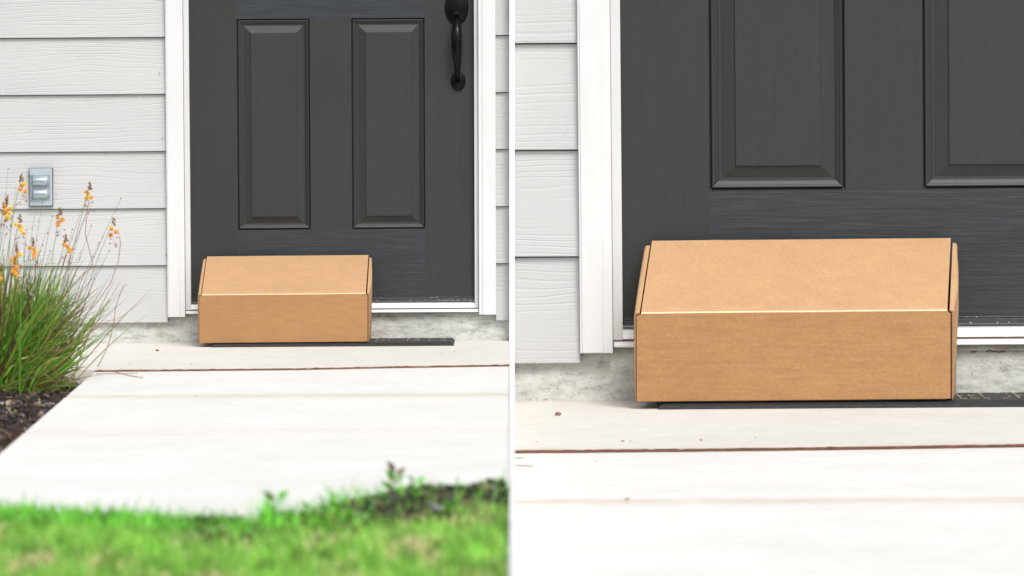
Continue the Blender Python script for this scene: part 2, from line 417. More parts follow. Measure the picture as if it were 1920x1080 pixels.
    for k, (x, y, d) in enumerate(pts):
        x2, y2, d2 = pts[min(k + 1, len(pts) - 1)]; x1_, y1_, d1_ = pts[max(k - 1, 0)]
        ty, td = (y2 - y1_) / 582, (d2 - d1_); ln = math.hypot(ty, td); ty /= ln; td /= ln
        rings.append([mb.vert(S.P(x + math.cos(6.28318 * q / n) * rad[k], y - math.sin(6.28318 * q / n) * rad[k] * .85 * td, d + DF + math.sin(6.28318 * q / n) * rad[k] * .8 / 582 * ty)) for q in range(n)])
    for A, B in zip(rings, rings[1:]):
        for q in range(n): mb.face((A[q], A[(q + 1) % n], B[(q + 1) % n], B[q]))
    mb.face(rings[0]); mb.face(rings[-1])
    hd = mb.build('door_handle', [M_BLACK], dr, smooth=True)
    mb = MB(); rosette(mb, S, 858, 17, 22, 33.5, DF + .0003, .013); mb.build('handle_plate', [M_BLACK], hd, smooth=True)
    mb = MB(); rosette(mb, S, 860.2, 156, 13.8, 18, DF + .0003, .012); mb.build('handle_plate', [M_BLACK], hd, smooth=True)
    mb = MB()
    th_ = [(-1, .014), (.0, .026), (1.0, .030)]
    for a_, (yy, dd, ww) in enumerate(((20, .016, 6), )):
        c = [(851, 31.5, .020), (866, 31.5, .020), (864, 24, .013), (853, 24, .013)]
        c2 = [(851.5, 30.6, .026), (865.5, 30.6, .026), (864, 23.6, .016), (853, 23.6, .016)]
        mb.hexa([S.P(x, y, d + DF) for x, y, d in c2] + [S.P(x, y, d + DF) for x, y, d in c])
    mb.build('thumb_latch', [M_BLACK], hd, bevel=.0015 * s)
    return wl

doorway(LS, 'left', 'pale grey lap siding wall with white door trim, around the door whose black pull handle shows', 'dark grey paneled front door with black pull handle behind the smaller box', -1750, 960)
doorway(RS, 'right', 'pale grey lap siding wall in the close-up half, beside the larger box', 'dark grey paneled front door in the close-up half, handle out of view, behind the larger box', 248.0, 2150)
# upright stand-in for the white dividing line between the two halves
mb = MB(); w_ = 5 / PPM
mb.hexa([(-w_, -.06, -.30), (w_, -.06, -.30), (w_, -.06, 2.75), (-w_, -.06, 2.75), (-w_, 0.03, -.30), (w_, 0.03, -.30), (w_, 0.03, 2.75), (-w_, 0.03, 2.75)])
tag(mb.build('divider_upright', [M_STRIP], bevel=.001), 'narrow white vertical divider strip standing between the two halves', 'divider strip')

# ------------------------------------------------------------------ ground
mb = MB(); mb.quad([(-400, -400, -.26), (400, -400, -.26), (400, 60, -.26), (-400, 60, -.26)])
tag(mb.build('ground', [M_EARTH]), None, kind='structure')
M_STOOP = m_concrete("pale_stoop_concrete", (.625, .605, .565), (.695, .675, .635), stain=True, dirty=(.42, .33, .24))
M_WALK = m_concrete("pale_walkway_concrete", (.695, .683, .656), (.76, .748, .724), stain=True, dirty=(.50, .40, .30))

def lerp_line(line, x):
    if x <= line[0][0]:
        (x0, y0), (x1, y1) = line[0], line[1]
    elif x >= line[-1][0]: (x0, y0), (x1, y1) = line[-2], line[-1]
    else:
        for (x0, y0), (x1, y1) in zip(line, line[1:]):
            if x0 <= x <= x1: break
    return y0 + (y1 - y0) * (x - x0) / (x1 - x0)
def wline(S, pts, dz=0): return [(p.x, p.y) for p in (S.G(x, y, dz) for x, y in pts)]
def slab(S, name, xa, xb, rows, mat, dz, thick, label_kind=True, nx=140, rough_edge=0.0, left_fn=None):
    """rows: list of (line | const Y, stain, drop) from the wall forward; world polylines"""
    mb = MB(); grid = []
    for ri, (ln, st, drop) in enumerate(rows):
        r_ = []
        for q in range(nx + 1):
            X = xa + (xb - xa) * q / nx
            Y = ln if isinstance(ln, (int, float)) else lerp_line(ln, X)
            if left_fn and q == 0: X = left_fn(Y)
            elif left_fn: lx = left_fn(Y); X = lx + (xb - lx) * q / nx
            if not isinstance(ln, (int, float)): Y = lerp_line(ln, X)
            if rough_edge and ri in (0, len(rows) - 1): Y += rough_edge * mnoise.noise(Vector((X * 9, ri * 3, 0))) + rough_edge * .6 * mnoise.noise(Vector((X * 40, ri * 3, 0)))
            r_.append(mb.vert((X, Y, S.gz(X) + dz - drop), st))
        grid.append(r_)
    for A, B in zip(grid, grid[1:]):
        for q in range(nx): mb.face((B[q], B[q + 1], A[q + 1], A[q]))
    low = {}
    def lo(i):
        if i not in low: p = mb.v[i]; low[i] = mb.vert((p.x, p.y, p.z - thick), .25)
        return low[i]
    per = grid[0] + [r_[-1] for r_ in grid[1:-1]] + grid[-1][::-1] + [r_[0] for r_ in grid[1:-1]][::-1]
    for i, j in zip(per, per[1:] + per[:1]): mb.face((i, j, lo(j), lo(i)))
    return tag(mb.build(name, [mat], base=(0, 0, 0)), None, kind='structure')
def off(line, dy): return [(x, y + dy) for x, y in line]
# left side
jl = wline(LS, [(-600, 701), (178, 691.5), (560, 688), (700, 685.0), (955, 681)])
mb_z = -.004
slab(LS, 'porch_floor', -4.0, -.0008, [(.02, .2, 0), (-.02, .3, 0), (-.05, .08, 0), (-.35, 0, 0), (-.9, 0, 0), (off(jl, .05), .05, 0), (off(jl, .012), .3, .0), (jl, .6, .003)], M_STOOP, 0, .2, rough_edge=.006)
gl1 = wline(LS, [(150, 743.5), (955, 740)], mb_z); gl2 = wline(LS, [(60, 811), (955, 806)], mb_z)
near = wline(LS, [(-900, 930), (0, 950), (250, 962), (470, 972), (640, 952), (800, 928), (955, 912)], mb_z)
e0 = LS.G(177, 698, mb_z); e1 = LS.G(0, 851, mb_z)
walk_left = lambda Y: e0.x + (e1.x - e0.x) * (Y - e0.y) / (e1.y - e0.y)
def groove(l, st=.55): return [(off(l, .10), .03, 0), (off(l, .04), st * .8, .0), (off(l, .012), st, .002), (l, st, .004), (off(l, -.012), st, .002), (off(l, -.03), st * .6, 0), (off(l, -.16), .03, 0)]
slab(LS, 'walkway', -1.2, -.0008, [(off(jl, -.074), .6, .002), (off(jl, -.092), .3, 0), (off(jl, -.13), .06, 0)] + groove(gl1, .9) + groove(gl2, .35) + [(off(near, .3), 0, 0), (off(near, .02), .1, 0), (near, .3, .004)], M_WALK, mb_z, .16, rough_edge=.006, left_fn=walk_left)
def joint_strip(S, name, line, xa, xb, dz, wd):
    mb = MB(); n = 260; A = []; B = []; C = []
    for q in range(n + 1):
        X = xa + (xb - xa) * q / n; Y = lerp_line(line, X)
        h = .0018 * mnoise.noise(Vector((X * 13, 0, 2))) + .0022 * mnoise.noise(Vector((X * 50, 5, 2)))
        A.append(mb.vert((X, Y + .01, S.gz(X) + dz + h))); B.append(mb.vert((X, Y - wd * .55, S.gz(X) + dz + h * .6 - .001))); C.append(mb.vert((X, Y - wd - .004, S.gz(X) + dz - .004)))
    for q in range(n): mb.face((B[q], B[q + 1], A[q + 1], A[q])); mb.face((C[q], C[q + 1], B[q + 1], B[q]))
    return tag(mb.build(name, [M_JOINT], base=(0, 0, 0)), None, kind='structure')
joint_strip(LS, 'expansion_joint', jl, -1.21, -.0012, -.0040, .078)
# right side
jr = wline(RS, [(960, 841.2), (1300, 838), (1560, 835), (1920, 829.5)])
slab(RS, 'porch_floor', .0008, 4.2, [(.02, .2, 0), (-.03, .35, 0), (-.09, .08, 0), (-.5, 0, 0), (-1.3, 0, 0), (off(jr, .08), .05, 0), (off(jr, .015), .3, 0), (jr, .6, .003)], M_STOOP, 0, .06, rough_edge=.008)
gr1 = wline(RS, [(960, 941), (1920, 937.5)], mb_z)
slab(RS, 'walkway', .0008, 4.2, [(off(jr, -.10), .6, .002), (off(jr, -.13), .3, 0), (off(jr, -.2), .06, 0)] + groove(gr1, 1.0) + [(-4.2, 0, 0), (-6.5, 0, 0), (-8.5, 0, 0)], M_WALK, mb_z, .06, rough_edge=.008)
joint_strip(RS, 'expansion_joint', jr, .0012, 4.2, -.0048, .105)
# the same dividing line continued over the ground as a tapered stand-in strip
mb = MB(); P0, P1 = [], []
for q in range(41):
    Y = -.06 - 8.6 * q / 40; hw = 5 / F * (D + Y)
    zt = .0098
    P0.append([mb.vert(p) for p in ((-hw * .8, Y, -.25), (-hw, Y, zt - .001), (-hw + .0008, Y, zt), (hw - .0008, Y, zt), (hw, Y, zt - .001), (hw * .8, Y, -.25))])
for A, B in zip(P0, P0[1:]):
    for q in range(5): mb.face((A[q], A[q + 1], B[q + 1], B[q]))
mb.face(P0[0]); mb.face(P0[-1])
tag(mb.build('divider_ground_strip', [M_STRIP]), 'thin straight white divider strip running forward between the two halves', 'edging')

# ------------------------------------------------------------------ doormats
def doormat(S, label, back_d, front_d):
    k = S.k; x0, x1 = 395, 850.5; th = .011 * k
    c = S.P(622, 643, (back_d + front_d) / 2 / S.kd); base = Vector((c.x, c.y, S.gz(c.x)))
    t_ = thing('doormat', base, label, 'doormat', None)
    def Q(x, dd, h):   # x in drawing units measured at the front edge
        tf = D - front_d
        X = (k * x + S.ox - 960) / F * tf
        return Vector((X, -dd, S.gz(X) + h))
    mb = MB(); nx = 70; bev = .016 * k; rr = random.Random(5)
    rows = [(back_d, .0005), (back_d + .002, th * .9), (back_d + .006, th), (front_d - bev * 1.3, th), (front_d - bev * .4, th * .66), (front_d, th * .45), (front_d, .0005)]
    inset = [0, 0, 0, 0, 0, 0, 0]
    grid = []
    for ri, (dd, h) in enumerate(rows):
        r_ = []
        for q in range(nx + 1):
            x = x0 + (x1 - x0) * q / nx
            hh = h
            if h > th * .5 and (q == 0 or q == nx): hh = th * .45
            wob = .0012 * k * mnoise.noise(Vector((x * .12, ri, 0))) if 2 < ri else 0
            r_.append(mb.vert(Q(x, dd + wob, max(.0004, hh + wob * .5))))
        grid.append(r_)
    for ri, (A, B) in enumerate(zip(grid, grid[1:])):
        for q in range(nx): mb.face((B[q], B[q + 1], A[q + 1], A[q]), 1 if ri >= 3 else 0)
    for col in (0, nx): mb.face([g_[col] for g_ in grid], 1)
    mb.build('mat_body', [M_RUB, M_RUBE], t_)
    # worn lettering strokes, only traces remain
    mb = MB(); rr = random.Random(21); zt = th + .0007
    def stroke(xa, ya, xb, yb, wd):
        dx, dy = xb - xa, yb - ya
        n = 4
        for q in range(n):
            if rr.random() < .12: continue
            fa, fb = q / n, (q + .9) / n
            pa, pb = (xa + dx * fa, ya + dy * fa), (xa + dx * fb, ya + dy * fb)
            w1 = wd * rr.uniform(.5, 1.1)
            if abs(dx) > abs(dy) * 60: off_ = [(0, -w1 * .004), (0, w1 * .004)]
            else: off_ = [(-w1, 0), (w1, 0)]
            mb.quad([Q(pa[0] + off_[0][0], pa[1] + off_[0][1], zt), Q(pb[0] + off_[0][0], pb[1] + off_[0][1], zt), Q(pb[0] + off_[1][0], pb[1] + off_[1][1], zt), Q(pa[0] + off_[1][0], pa[1] + off_[1][1], zt)])
    b0 = back_d + (front_d - back_d) * .10; f0 = back_d + (front_d - back_d) * .72
    for x in (703, 714, 727, 754, 762, 777, 783, 804, 826, 833): stroke(x - 1.2, f0, x + 1.2, b0, .75)
    for xa, xb in ((703, 708), (714, 720), (727, 731), (744, 750), (762, 768), (777, 783), (806, 815), (824, 834)):
        for ff in rr.sample([.08, .38, .72], 2):
            yy = back_d + (front_d - back_d) * ff; mb.quad([Q(xa, yy + .004 * k, zt), Q(xb, yy + .004 * k, zt), Q(xb, yy - .006 * k, zt), Q(xa, yy - .006 * k, zt)])
    mb.build('worn_lettering', [M_WORN], t_, recalc=False)
    return th
mth_l = doormat(LS, 'thin black rubber doormat with worn tan marks under the smaller box', .004, .285)
mth_r = doormat(RS, 'thin black rubber doormat with worn tan marks under the larger close-up box', .006, .40)

# ------------------------------------------------------------------ cardboard boxes
def cardboard_box(S, label, pxl, pxr, yf, yb, zb, hf, hb, shear, ry):
    """pxl/pxr picture columns of the front face, yf/yb distance of front/back from the wall"""
    k = S.k; tf = D - yf
    XL, XR = (pxl - 960) / F * tf, (pxr - 960) / F * tf; W = XR - XL; dep = yf - yb
    g0 = S.gz(XL) + zb
    def B(u, v, w): # u across (m), v depth from front, w up
        X = XL + u + shear * v / dep
        return Vector((X, -yf + v, g0 + w + ry * u))
    T = .0032 * k; gap = .0022 * k
    t_ = thing('cardboard_box', B(W / 2, dep / 2, 0), label, 'box', 'closed shipping boxes standing at the doorsteps')
    mc, mf = m_card(k, False), m_card(k, True)
    e_ = .0045 * k
    # body: tray inside
    mb = MB()
    fl = e_ * 2.6; 
    def hx(u0, u1, v0, v1, w0, w1, w0b=None, w1b=None, mt=0):
        w0b = w0 if w0b is None else w0b; w1b = w1 if w1b is None else w1b
        mb.hexa([B(u0, v0, w0), B(u1, v0, w0), B(u1, v0, w1), B(u0, v0, w1), B(u0, v1, w0b), B(u1, v1, w0b), B(u1, v1, w1b), B(u0, v1, w1b)], mt)
    hx(fl, W - fl, T * 1.6, dep - .001, .0006, T)                                   # bottom
    hx(fl, W - fl, dep - T, dep, T * 1.05, hb - T * 5)                            # back
    hx(.0034 * k, W - .0034 * k, T * 4, T * 5, T * 1.05, hf - T * 1.2)                          # inner front, widened and dark brown so the slots look shaded
    mb.build('tray', [M_CEDGE], t_, bevel=.0006 * k)
    # side panels: outer wall plus the flap folded over the top edge (rounded)
    for sd_ in (0, 1):
        mb = MB(); n = 16
        ui = 0.0; 
        def U(u): return u if sd_ == 0 else W - u
        out = []
        for q in range(n + 1):
            f = q / n; v = .0030 * k + (dep - .0035 * k) * f
            top = hf + (hb - hf) * f - .0015 * k
            if f > .93: top -= (.010 * k) * ((f - .93) / .07) ** 2
            bulge = (.0050 * k if sd_ else .0006 * k) * math.sin(math.pi * min(1, f * 1.1 + .05))
            r_ = []
            tuck = -.0010 * k if sd_ == 0 else -.0010 * k
            flapw = (.0085 if sd_ == 0 else .0068) * k
            for (u, w) in ((.0016 * k, .0012), (tuck * .3 - bulge * .35 * min(1, f * 3), top * .35), (tuck - bulge * min(1, f * 3), top * .72), (tuck - bulge * .9 * min(1, f * 3), top - .006 * k), (tuck * .5 - bulge * .5 + .0012 * k, top - .0018 * k), (.0035 * k, top), (flapw, top), (flapw, top - T * .6), (.0030 * k, top - T * 1.0), (.0030 * k, .0012)):
                r_.append(mb.vert(B(U(u), v, w)))
            out.append(r_)
        m_ = len(out[0])
        for A, Bq in zip(out, out[1:]):
            for q in range(m_): mb.face((A[q], A[(q + 1) % m_], Bq[(q + 1) % m_], Bq[q]), 0)
        mb.face(out[0], 1); mb.face(out[-1], 1)
        mb.build('side_panel', [mc, M_CEDGE], t_, smooth=False)
    # lid: top sheet, rounded crease, front flap as one folded sheet with thickness
    mb = MB()
    ul, ur = (.0113 * k, W - .0105 * k)           # lid edges sit between the folded side flaps
    fl_, fr_ = .0040 * k, W - .0052 * k           # front flap is a little wider
    nx = 36
    prof = []  # (w, v, is_front, mat)
    r = .0042 * k
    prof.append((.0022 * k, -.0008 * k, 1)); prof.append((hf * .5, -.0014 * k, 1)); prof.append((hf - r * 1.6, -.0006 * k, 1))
    for q in range(5):
        an = math.radians(8 + 70 * q / 4); prof.append((hf - r + r * math.sin(an), r - r * math.cos(an) - .0006 * k, .5))
    sl = (hb - hf) / dep
    for f in (.06, .15, .3, .5, .7, .85, .985): prof.append((hf + sl * dep * f + .0006 * k, dep * f, 0))
    prof.append((hb - .001 * k, dep * 1.0, 0))
    outer = []; inner = []
    for pi, (w, v, fr) in enumerate(prof):
        a_, b_ = (fl_, fr_) if fr == 1 else (ul, ur)
        ro, ri = [], []
        for q in range(nx + 1):
            u = a_ + (b_ - a_) * q / nx
            wob = .0011 * k * mnoise.noise(Vector((u * 9 / k, v * 14 / k, k))) if 0 < pi < len(prof) - 1 else 0
            sag = .0012 * k * mnoise.noise(Vector((u * 4 / k, 3, k))) if fr == .5 else 0
            nv, nw = (-1, 0) if fr == 1 else ((-.7, .7) if fr == .5 else (-sl, 1))
            ro.append(mb.vert(B(u, v + nv * wob, w + nw * wob + sag)))
            ri.append(mb.vert(B(u, v + nv * wob - nv * T * .9, w + nw * wob - nw * T * .9 + sag)))
        outer.append(ro); inner.append(ri)
    np_ = len(prof)
    for i in range(np_ - 1):
        fr0, fr1 = prof[i][2], prof[i + 1][2]
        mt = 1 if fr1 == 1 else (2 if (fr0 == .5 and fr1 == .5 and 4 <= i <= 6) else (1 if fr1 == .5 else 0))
        for q in range(nx):
            mb.face((outer[i][q], outer[i][q + 1], outer[i + 1][q + 1], outer[i + 1][q]), mt)
            mb.face((inner[i][q + 1], inner[i][q], inner[i + 1][q], inner[i + 1][q + 1]), 3)
        for q in (0, nx): mb.face((outer[i][q], outer[i + 1][q], inner[i + 1][q], inner[i][q]), 3)
    for i in (0, np_ - 1):
        for q in range(nx): mb.face((outer[i][q], outer[i][q + 1], inner[i][q + 1], inner[i][q]), 3)
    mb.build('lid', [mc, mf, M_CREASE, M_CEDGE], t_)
    return t_
cardboard_box(LS, 'smaller brown cardboard box with sloping lid at the door with the black handle', 371.4, 692.2, .268, .020, mth_l + .0005, .1555, .268, .0, .009)
cardboard_box(RS, 'larger brown cardboard box with sloping lid in the close-up half on the right', 1189.5, 1788, .380, .032, mth_r + .0005, .1535 * 1.85, .268 * 1.86, .046, .009)

# ------------------------------------------------------------------ outlet cover
def outlet():
    S = LS
    t_ = thing('outlet_cover', S.P(79.5, 383, .02), 'grey metal weatherproof outlet cover with two flip lids on the siding', 'outlet cover')
    mb = MB(); rectbox(mb, S, 58.8, 313, 103.2, 385, .008, .026); mb.build('gasket', [M_GASK], t_)
    mb = MB(); rectbox(mb, S, 60, 314.2, 102.2, 383.6, .026, .0295); mb.build('cover_plate', [M_PLATE], t_, bevel=.0012)
    for cy in (337.5, 361.5):
        mb = MB(); rectbox(mb, S, 67.5, cy - 11, 98.0, cy + 11.2, .0297, .0325); 
        n = 14; rings = []
        for (x, f) in ((67.2, .96), (69, 1.0), (88, 1.0), (92, .93), (95, .78), (97, .5), (97.8, .2)):
            rings.append([mb.vert(S.P(x, cy - math.cos(math.pi * q / n) * 9.6 * f, .0325 + math.sin(math.pi * q / n) * .016 * f)) for q in range(n + 1)])
        for A, B in zip(rings, rings[1:]):
            for q in range(n): mb.face((A[q], A[q + 1], B[q + 1], B[q]))
        mb.face(rings[0]); mb.face(rings[-1])
        ld = mb.build('flip_lid', [M_LID], t_, smooth=False)
        for p in ld.data.polygons: p.use_smooth = len(p.vertices) == 4 and p.index > 5
        mb = MB(); n = 10
        for (ya, yb) in ((cy - 12, cy - 8.8), (cy - 8, cy + 8), (cy + 8.8, cy + 12)):
            rr_ = 2.6 if yb - ya < 5 else 2.0
            A = [mb.vert(S.P(63.6 + math.cos(6.2832 * q / n) * rr_, ya, .0325 + math.sin(6.2832 * q / n) * rr_ / 582)) for q in range(n)]
            B = [mb.vert(S.P(63.6 + math.cos(6.2832 * q / n) * rr_, yb, .0325 + math.sin(6.2832 * q / n) * rr_ / 582)) for q in range(n)]
            for q in range(n): mb.face((A[q], A[(q + 1) % n], B[(q + 1) % n], B[q]))
            mb.face(A); mb.face(B)
        rectbox(mb, S, 65.4, cy - 9, 67.4, cy + 9, .0297, .034)
        mb.build('hinge', [M_LID], ld)
outlet()

# ------------------------------------------------------------------ bed of mulch on the left, soil strip in front
def height_sheet(name, xa, xb, ya, yb, nx, ny, zf, mat, keep=lambda x, y: True):
    mb = MB(); g = {}
    for j in range(ny + 1):
        for i in range(nx + 1):
            x = xa + (xb - xa) * i / nx; y = ya + (yb - ya) * j / ny
            g[i, j] = mb.vert((x, y, zf(x, y)))
    for j in range(ny):
        for i in range(nx):
            if keep(xa + (xb - xa) * (i + .5) / nx, ya + (yb - ya) * (j + .5) / ny): mb.face((g[i, j], g[i + 1, j], g[i + 1, j + 1], g[i, j + 1]))
    return tag(mb.build(name, [mat], smooth=True, base=(0, 0, 0)), None, kind='structure')
def bedz(x, y):
    e_ = walk_left(y) - x
    return -.052 + .010 * mnoise.noise(Vector((x * 4, y * 4, 0))) + .006 * mnoise.noise(Vector((x * 15, y * 15, 3))) + min(.030, max(0, e_ - .05) * .09)
height_sheet('flower_bed', -4.0, -1.05, -6.6, -1.2, 120, 130, bedz, M_SOIL, lambda x, y: y < lerp_line(jl, x) + .03)
near_l = near
def soil_f(x, y):   # how deep into the strip of bare soil, 0..1
    return max(0, min(1, (x + .36) / .12))
def lawnz(x, y):
    ny_ = lerp_line(near_l, x); d_ = ny_ - y   # distance in front of the walkway
    z = -.022 + .006 * mnoise.noise(Vector((x * 3, y * 3, 7))) + .003 * mnoise.noise(Vector((x * 12, y * 12, 7)))
    hump = soil_f(x, y) * .022 * math.exp(-((d_ - .12) / .15) ** 2) * (1 + .6 * mnoise.noise(Vector((x * 9, y * 9, 1))))
    return z + hump + .004
M_LG = simple("lawn_earth", (.10, .14, .035), .95, 0, .6, 14, .6)
height_sheet('lawn_soil', -4.2, -.0008, -9.6, -4.9, 150, 120, lawnz, M_LG, lambda x, y: y < lerp_line(near_l, x) + .04)

def chip(mb, p, L_, W_, H_, yaw, pitch, col):
    cy, sy = math.cos(yaw), math.sin(yaw); cp, sp_ = math.cos(pitch), math.sin(pitch)
    def T_(a_, b_, c_):
        x, z = a_ * cp - c_ * sp_, a_ * sp_ + c_ * cp
        return (p[0] + x * cy - b_ * sy, p[1] + x * sy + b_ * cy, p[2] + z)
    j = lambda: random.uniform(.55, 1.15)
    c = [T_(-L_ * j(), -W_ * j(), -H_), T_(L_ * j(), -W_ * j(), -H_), T_(L_ * j(), -W_ * j(), H_ * j()), T_(-L_ * j(), -W_ * j(), H_ * j()),
         T_(-L_ * j(), W_ * j(), -H_), T_(L_ * j(), W_ * j(), -H_), T_(L_ * j(), W_ * j(), H_ * j()), T_(-L_ * j(), W_ * j(), H_ * j())]
    i = [mb.vert(v) for v in c]
    for q in ((0, 1, 2, 3), (5, 4, 7, 6), (3, 2, 6, 7), (4, 5, 1, 0), (4, 0, 3, 7), (1, 5, 6, 2)): mb.face([i[k] for k in q], 0, col)
CH = [(.022, .014, .010), (.035, .022, .014), (.016, .012, .012), (.06, .035, .022), (.10, .065, .045), (.045, .04, .045), (.17, .12, .09), (.012, .010, .012)]
mb = MB()
for q in range(14000):
    y = random.uniform(-5.6, -1.3); xl = walk_left(y); x = xl - abs(random.gauss(0, .45)) - .01
    if x < -3: continue
    if y > lerp_line(jl, x) - .03 - (.20 * min(1, max(0, (x + 1.42) / .15))): continue
    c = random.choices(CH + [(.34, .27, .20), (.24, .22, .23)], (4, 4, 4, 4, 3, 2.4, 2, 3, .9, .8))[0]
    L_ = random.uniform(.005, .024)
    chip(mb, (x, y, bedz(x, y) + random.uniform(.002, .012)), L_, L_ * random.uniform(.25, .6), random.uniform(.002, .006), random.uniform(0, 6.3), random.gauss(0, .5), c)
tag(mb.build('mulch', [M_CHIP], recalc=False, base=(-1.5, -3, -.05)), 'dark brown wood mulch filling the bed left of the walkway', 'mulch', kind='stuff')
mb = MB()
for q in range(4200):
    x = random.uniform(-.62, -.022); y = lerp_line(near_l, x) - abs(random.gauss(.15, .13)) 
    if random.random() > soil_f(x, y) * 1.1 + .15: continue
    c = random.choices(CH + [(.20, .17, .24), (.25, .18, .13)], (5, 5, 5, 3, 2, 2, 1, 4, .9, .9))[0]
    L_ = random.uniform(.006, .020)
    chip(mb, (x, y, lawnz(x, y) + random.uniform(0, .012)), L_, L_ * random.uniform(.35, .8), random.uniform(.002, .006), random.uniform(0, 6.3), random.gauss(0, .7), c)
tag(mb.build('mulch', [M_CHIP], recalc=False, base=(-.3, -5.5, 0)), 'dark soil clods and mulch at the far edge of the lawn near the white strip', 'mulch', kind='stuff')

# ------------------------------------------------------------------ lawn
def blade(mb, p, h, w, yaw, lean, col, segs=3, curl=1.6):
    dx, dy = math.cos(yaw), math.sin(yaw); a2 = yaw + 1.57 + random.uniform(-.5, .5)
    wx, wy = math.cos(a2) * w / 2, math.sin(a2) * w / 2
    prev = None
    for k in range(segs + 1):
        f = k / segs; hz = h * f; of = lean * h * f ** curl; ww = (1 - f ** 1.6) if k < segs else 0
        c = (p[0] + dx * of, p[1] + dy * of, p[2] + hz * math.sqrt(max(.08, 1 - (lean * f * .7) ** 2)))
        if k == segs: cur = [mb.vert(c)]
        else: cur = [mb.vert((c[0] - wx * ww, c[1] - wy * ww, c[2])), mb.vert((c[0] + wx * ww, c[1] + wy * ww, c[2]))]
        if prev:
            mb.face((prev[0], prev[1], cur[1], cur[0]) if len(cur) == 2 else (prev[0], prev[1], cur[0]), 0, col)
        prev = cur
mb = MB(); rg = random.Random(99)
NB = 52000
for q in range(NB):
    far = q < NB * .80
    if far: x = rg.uniform(-1.25, -.008)
    else: x = rg.uniform(-3.4, -1.1)
    y = lerp_line(near_l, x) - rg.uniform(.0, 1.75 if far else 2.6)
    d_ = lerp_line(near_l, x) - y; sf = soil_f(x, y)
    if sf > 0 and d_ < .40 and rg.random() > (.42 + .58 * (1 - sf)) and d_ < .40 * sf + .02: continue
    n1 = mnoise.noise(Vector((x * 9, y * 2.6, 3))) ; n2 = mnoise.noise(Vector((x * 26, y * 7, 9)))
    straw = 1.0 * (n1 * .8 + .10 + .8 * n2) + .08
    straw *= min(1, max(.12, (d_ - .12) * 3)) * (1 if True else 0)
    if rg.random() < straw * 1.5:
        b_ = rg.uniform(.7, 1.2); col = (.90 * b_, .84 * b_, .45 * b_) if rg.random() < .8 else (.33 * b_, .19 * b_, .08 * b_)
        h = rg.uniform(.012, .035); lean = rg.uniform(.3, 1.1)
    else:
        b_ = rg.uniform(.65, 1.25) * (1 + .8 * n2); yl = rg.uniform(0, .10) + (.05 if d_ > .3 else 0)
        col = ((.16 + yl * 1.9) * b_, .70 * b_, (.06 + yl * .5) * b_); h = rg.uniform(.018, .046); lean = rg.uniform(.05, .9)
        if d_ < .12 and rg.random() < .08: h *= 1.5
        if d_ < .16 and -.46 < x < -.26: h *= 1 + .9 * max(0, min(1, .5 + 1.6 * n2))
    blade(mb, (x, y, lawnz(x, y) - .003), h, rg.uniform(.0025, .0055), rg.uniform(0, 6.283), lean, col)
tag(mb.build('grass', [M_GRASS], recalc=False, base=(-1, -6, 0)), 'short bright green lawn grass with straw patches in the left foreground', 'grass', kind='stuff')

# small weeds sprouting at the lawn edge
def weed(px, py, hpx, label, kind):
    g = LS.G(px, py, -.01); sc_ = (D + g.y) / F; h = hpx * sc_
    t_ = thing('weed', (g.x, g.y, lawnz(g.x, g.y)), label, 'weed', 'small weeds sprouting along the lawn edge')
    b0 = Vector((g.x, g.y, lawnz(g.x, g.y))); rr = random.Random(px)
    mb = MB(); mb.tube([b0, b0 + Vector((h * .04, 0, h * .5)), b0 + Vector((h * .12 * (1 if kind else -1), 0, h))], [.0018, .0016, .001], 5)
    mb.build('stem', [simple("weed_stem_green", (.12, .28, .04), .6)], t_)
    mb = MB()
    for k in range(9 if kind != 2 else 5):
        f = .25 + .75 * k / 8; p = b0 + Vector((h * .1 * f, 0, h * min(1, f)))
        yaw = rr.uniform(-.6, .6) + (0 if k % 2 else math.pi)
        ln = h * rr.uniform(.34, .62); col = (.17 * rr.uniform(.7, 1.6), .52 * rr.uniform(.7, 1.2), .05) if (kind != 1 or k < 7) else (.16, .09, .05)
        u = Vector((math.cos(yaw), math.sin(yaw), rr.uniform(.4, 1.3))).normalized(); s_ = Vector((-math.sin(yaw), math.cos(yaw) * .3, .35)).normalized() * ln * .27
        pts = [p, p + u * ln * .45 + s_, p + u * ln, p + u * ln * .45 - s_]
        mb.face([mb.vert(v) for v in pts], 0, col)
    mb.build('leaf', [M_LEAF], t_, recalc=False)
weed(512, 985, 74, 'upright green weed with narrow leaves, leftmost at the lawn edge', 0)
weed(738, 945, 54, 'tall weed with brownish tip standing above the dark soil strip', 1)
weed(716, 948, 32, 'low reddish weed leaning left just beside the tall brown-tipped weed', 2)
weed(776, 950, 42, 'short green weed just right of the tall brown-tipped weed', 0)
weed(545, 988, 46, 'leafy low green weed between the leftmost weed and the dark soil', 2)
weed(610, 985, 55, 'bushy green weed in the middle of the lawn edge', 0)
weed(660, 985, 48, 'broad green weed left of the dark soil patch', 2)
weed(845, 968, 44, 'small green weed growing from the dark soil patch', 0)
weed(575, 985, 50, 'leafy green weed just left of the bushy one in the middle of the lawn edge', 0)
weed(635, 982, 52, 'leafy green weed just right of the bushy one in the middle of the lawn edge', 2)

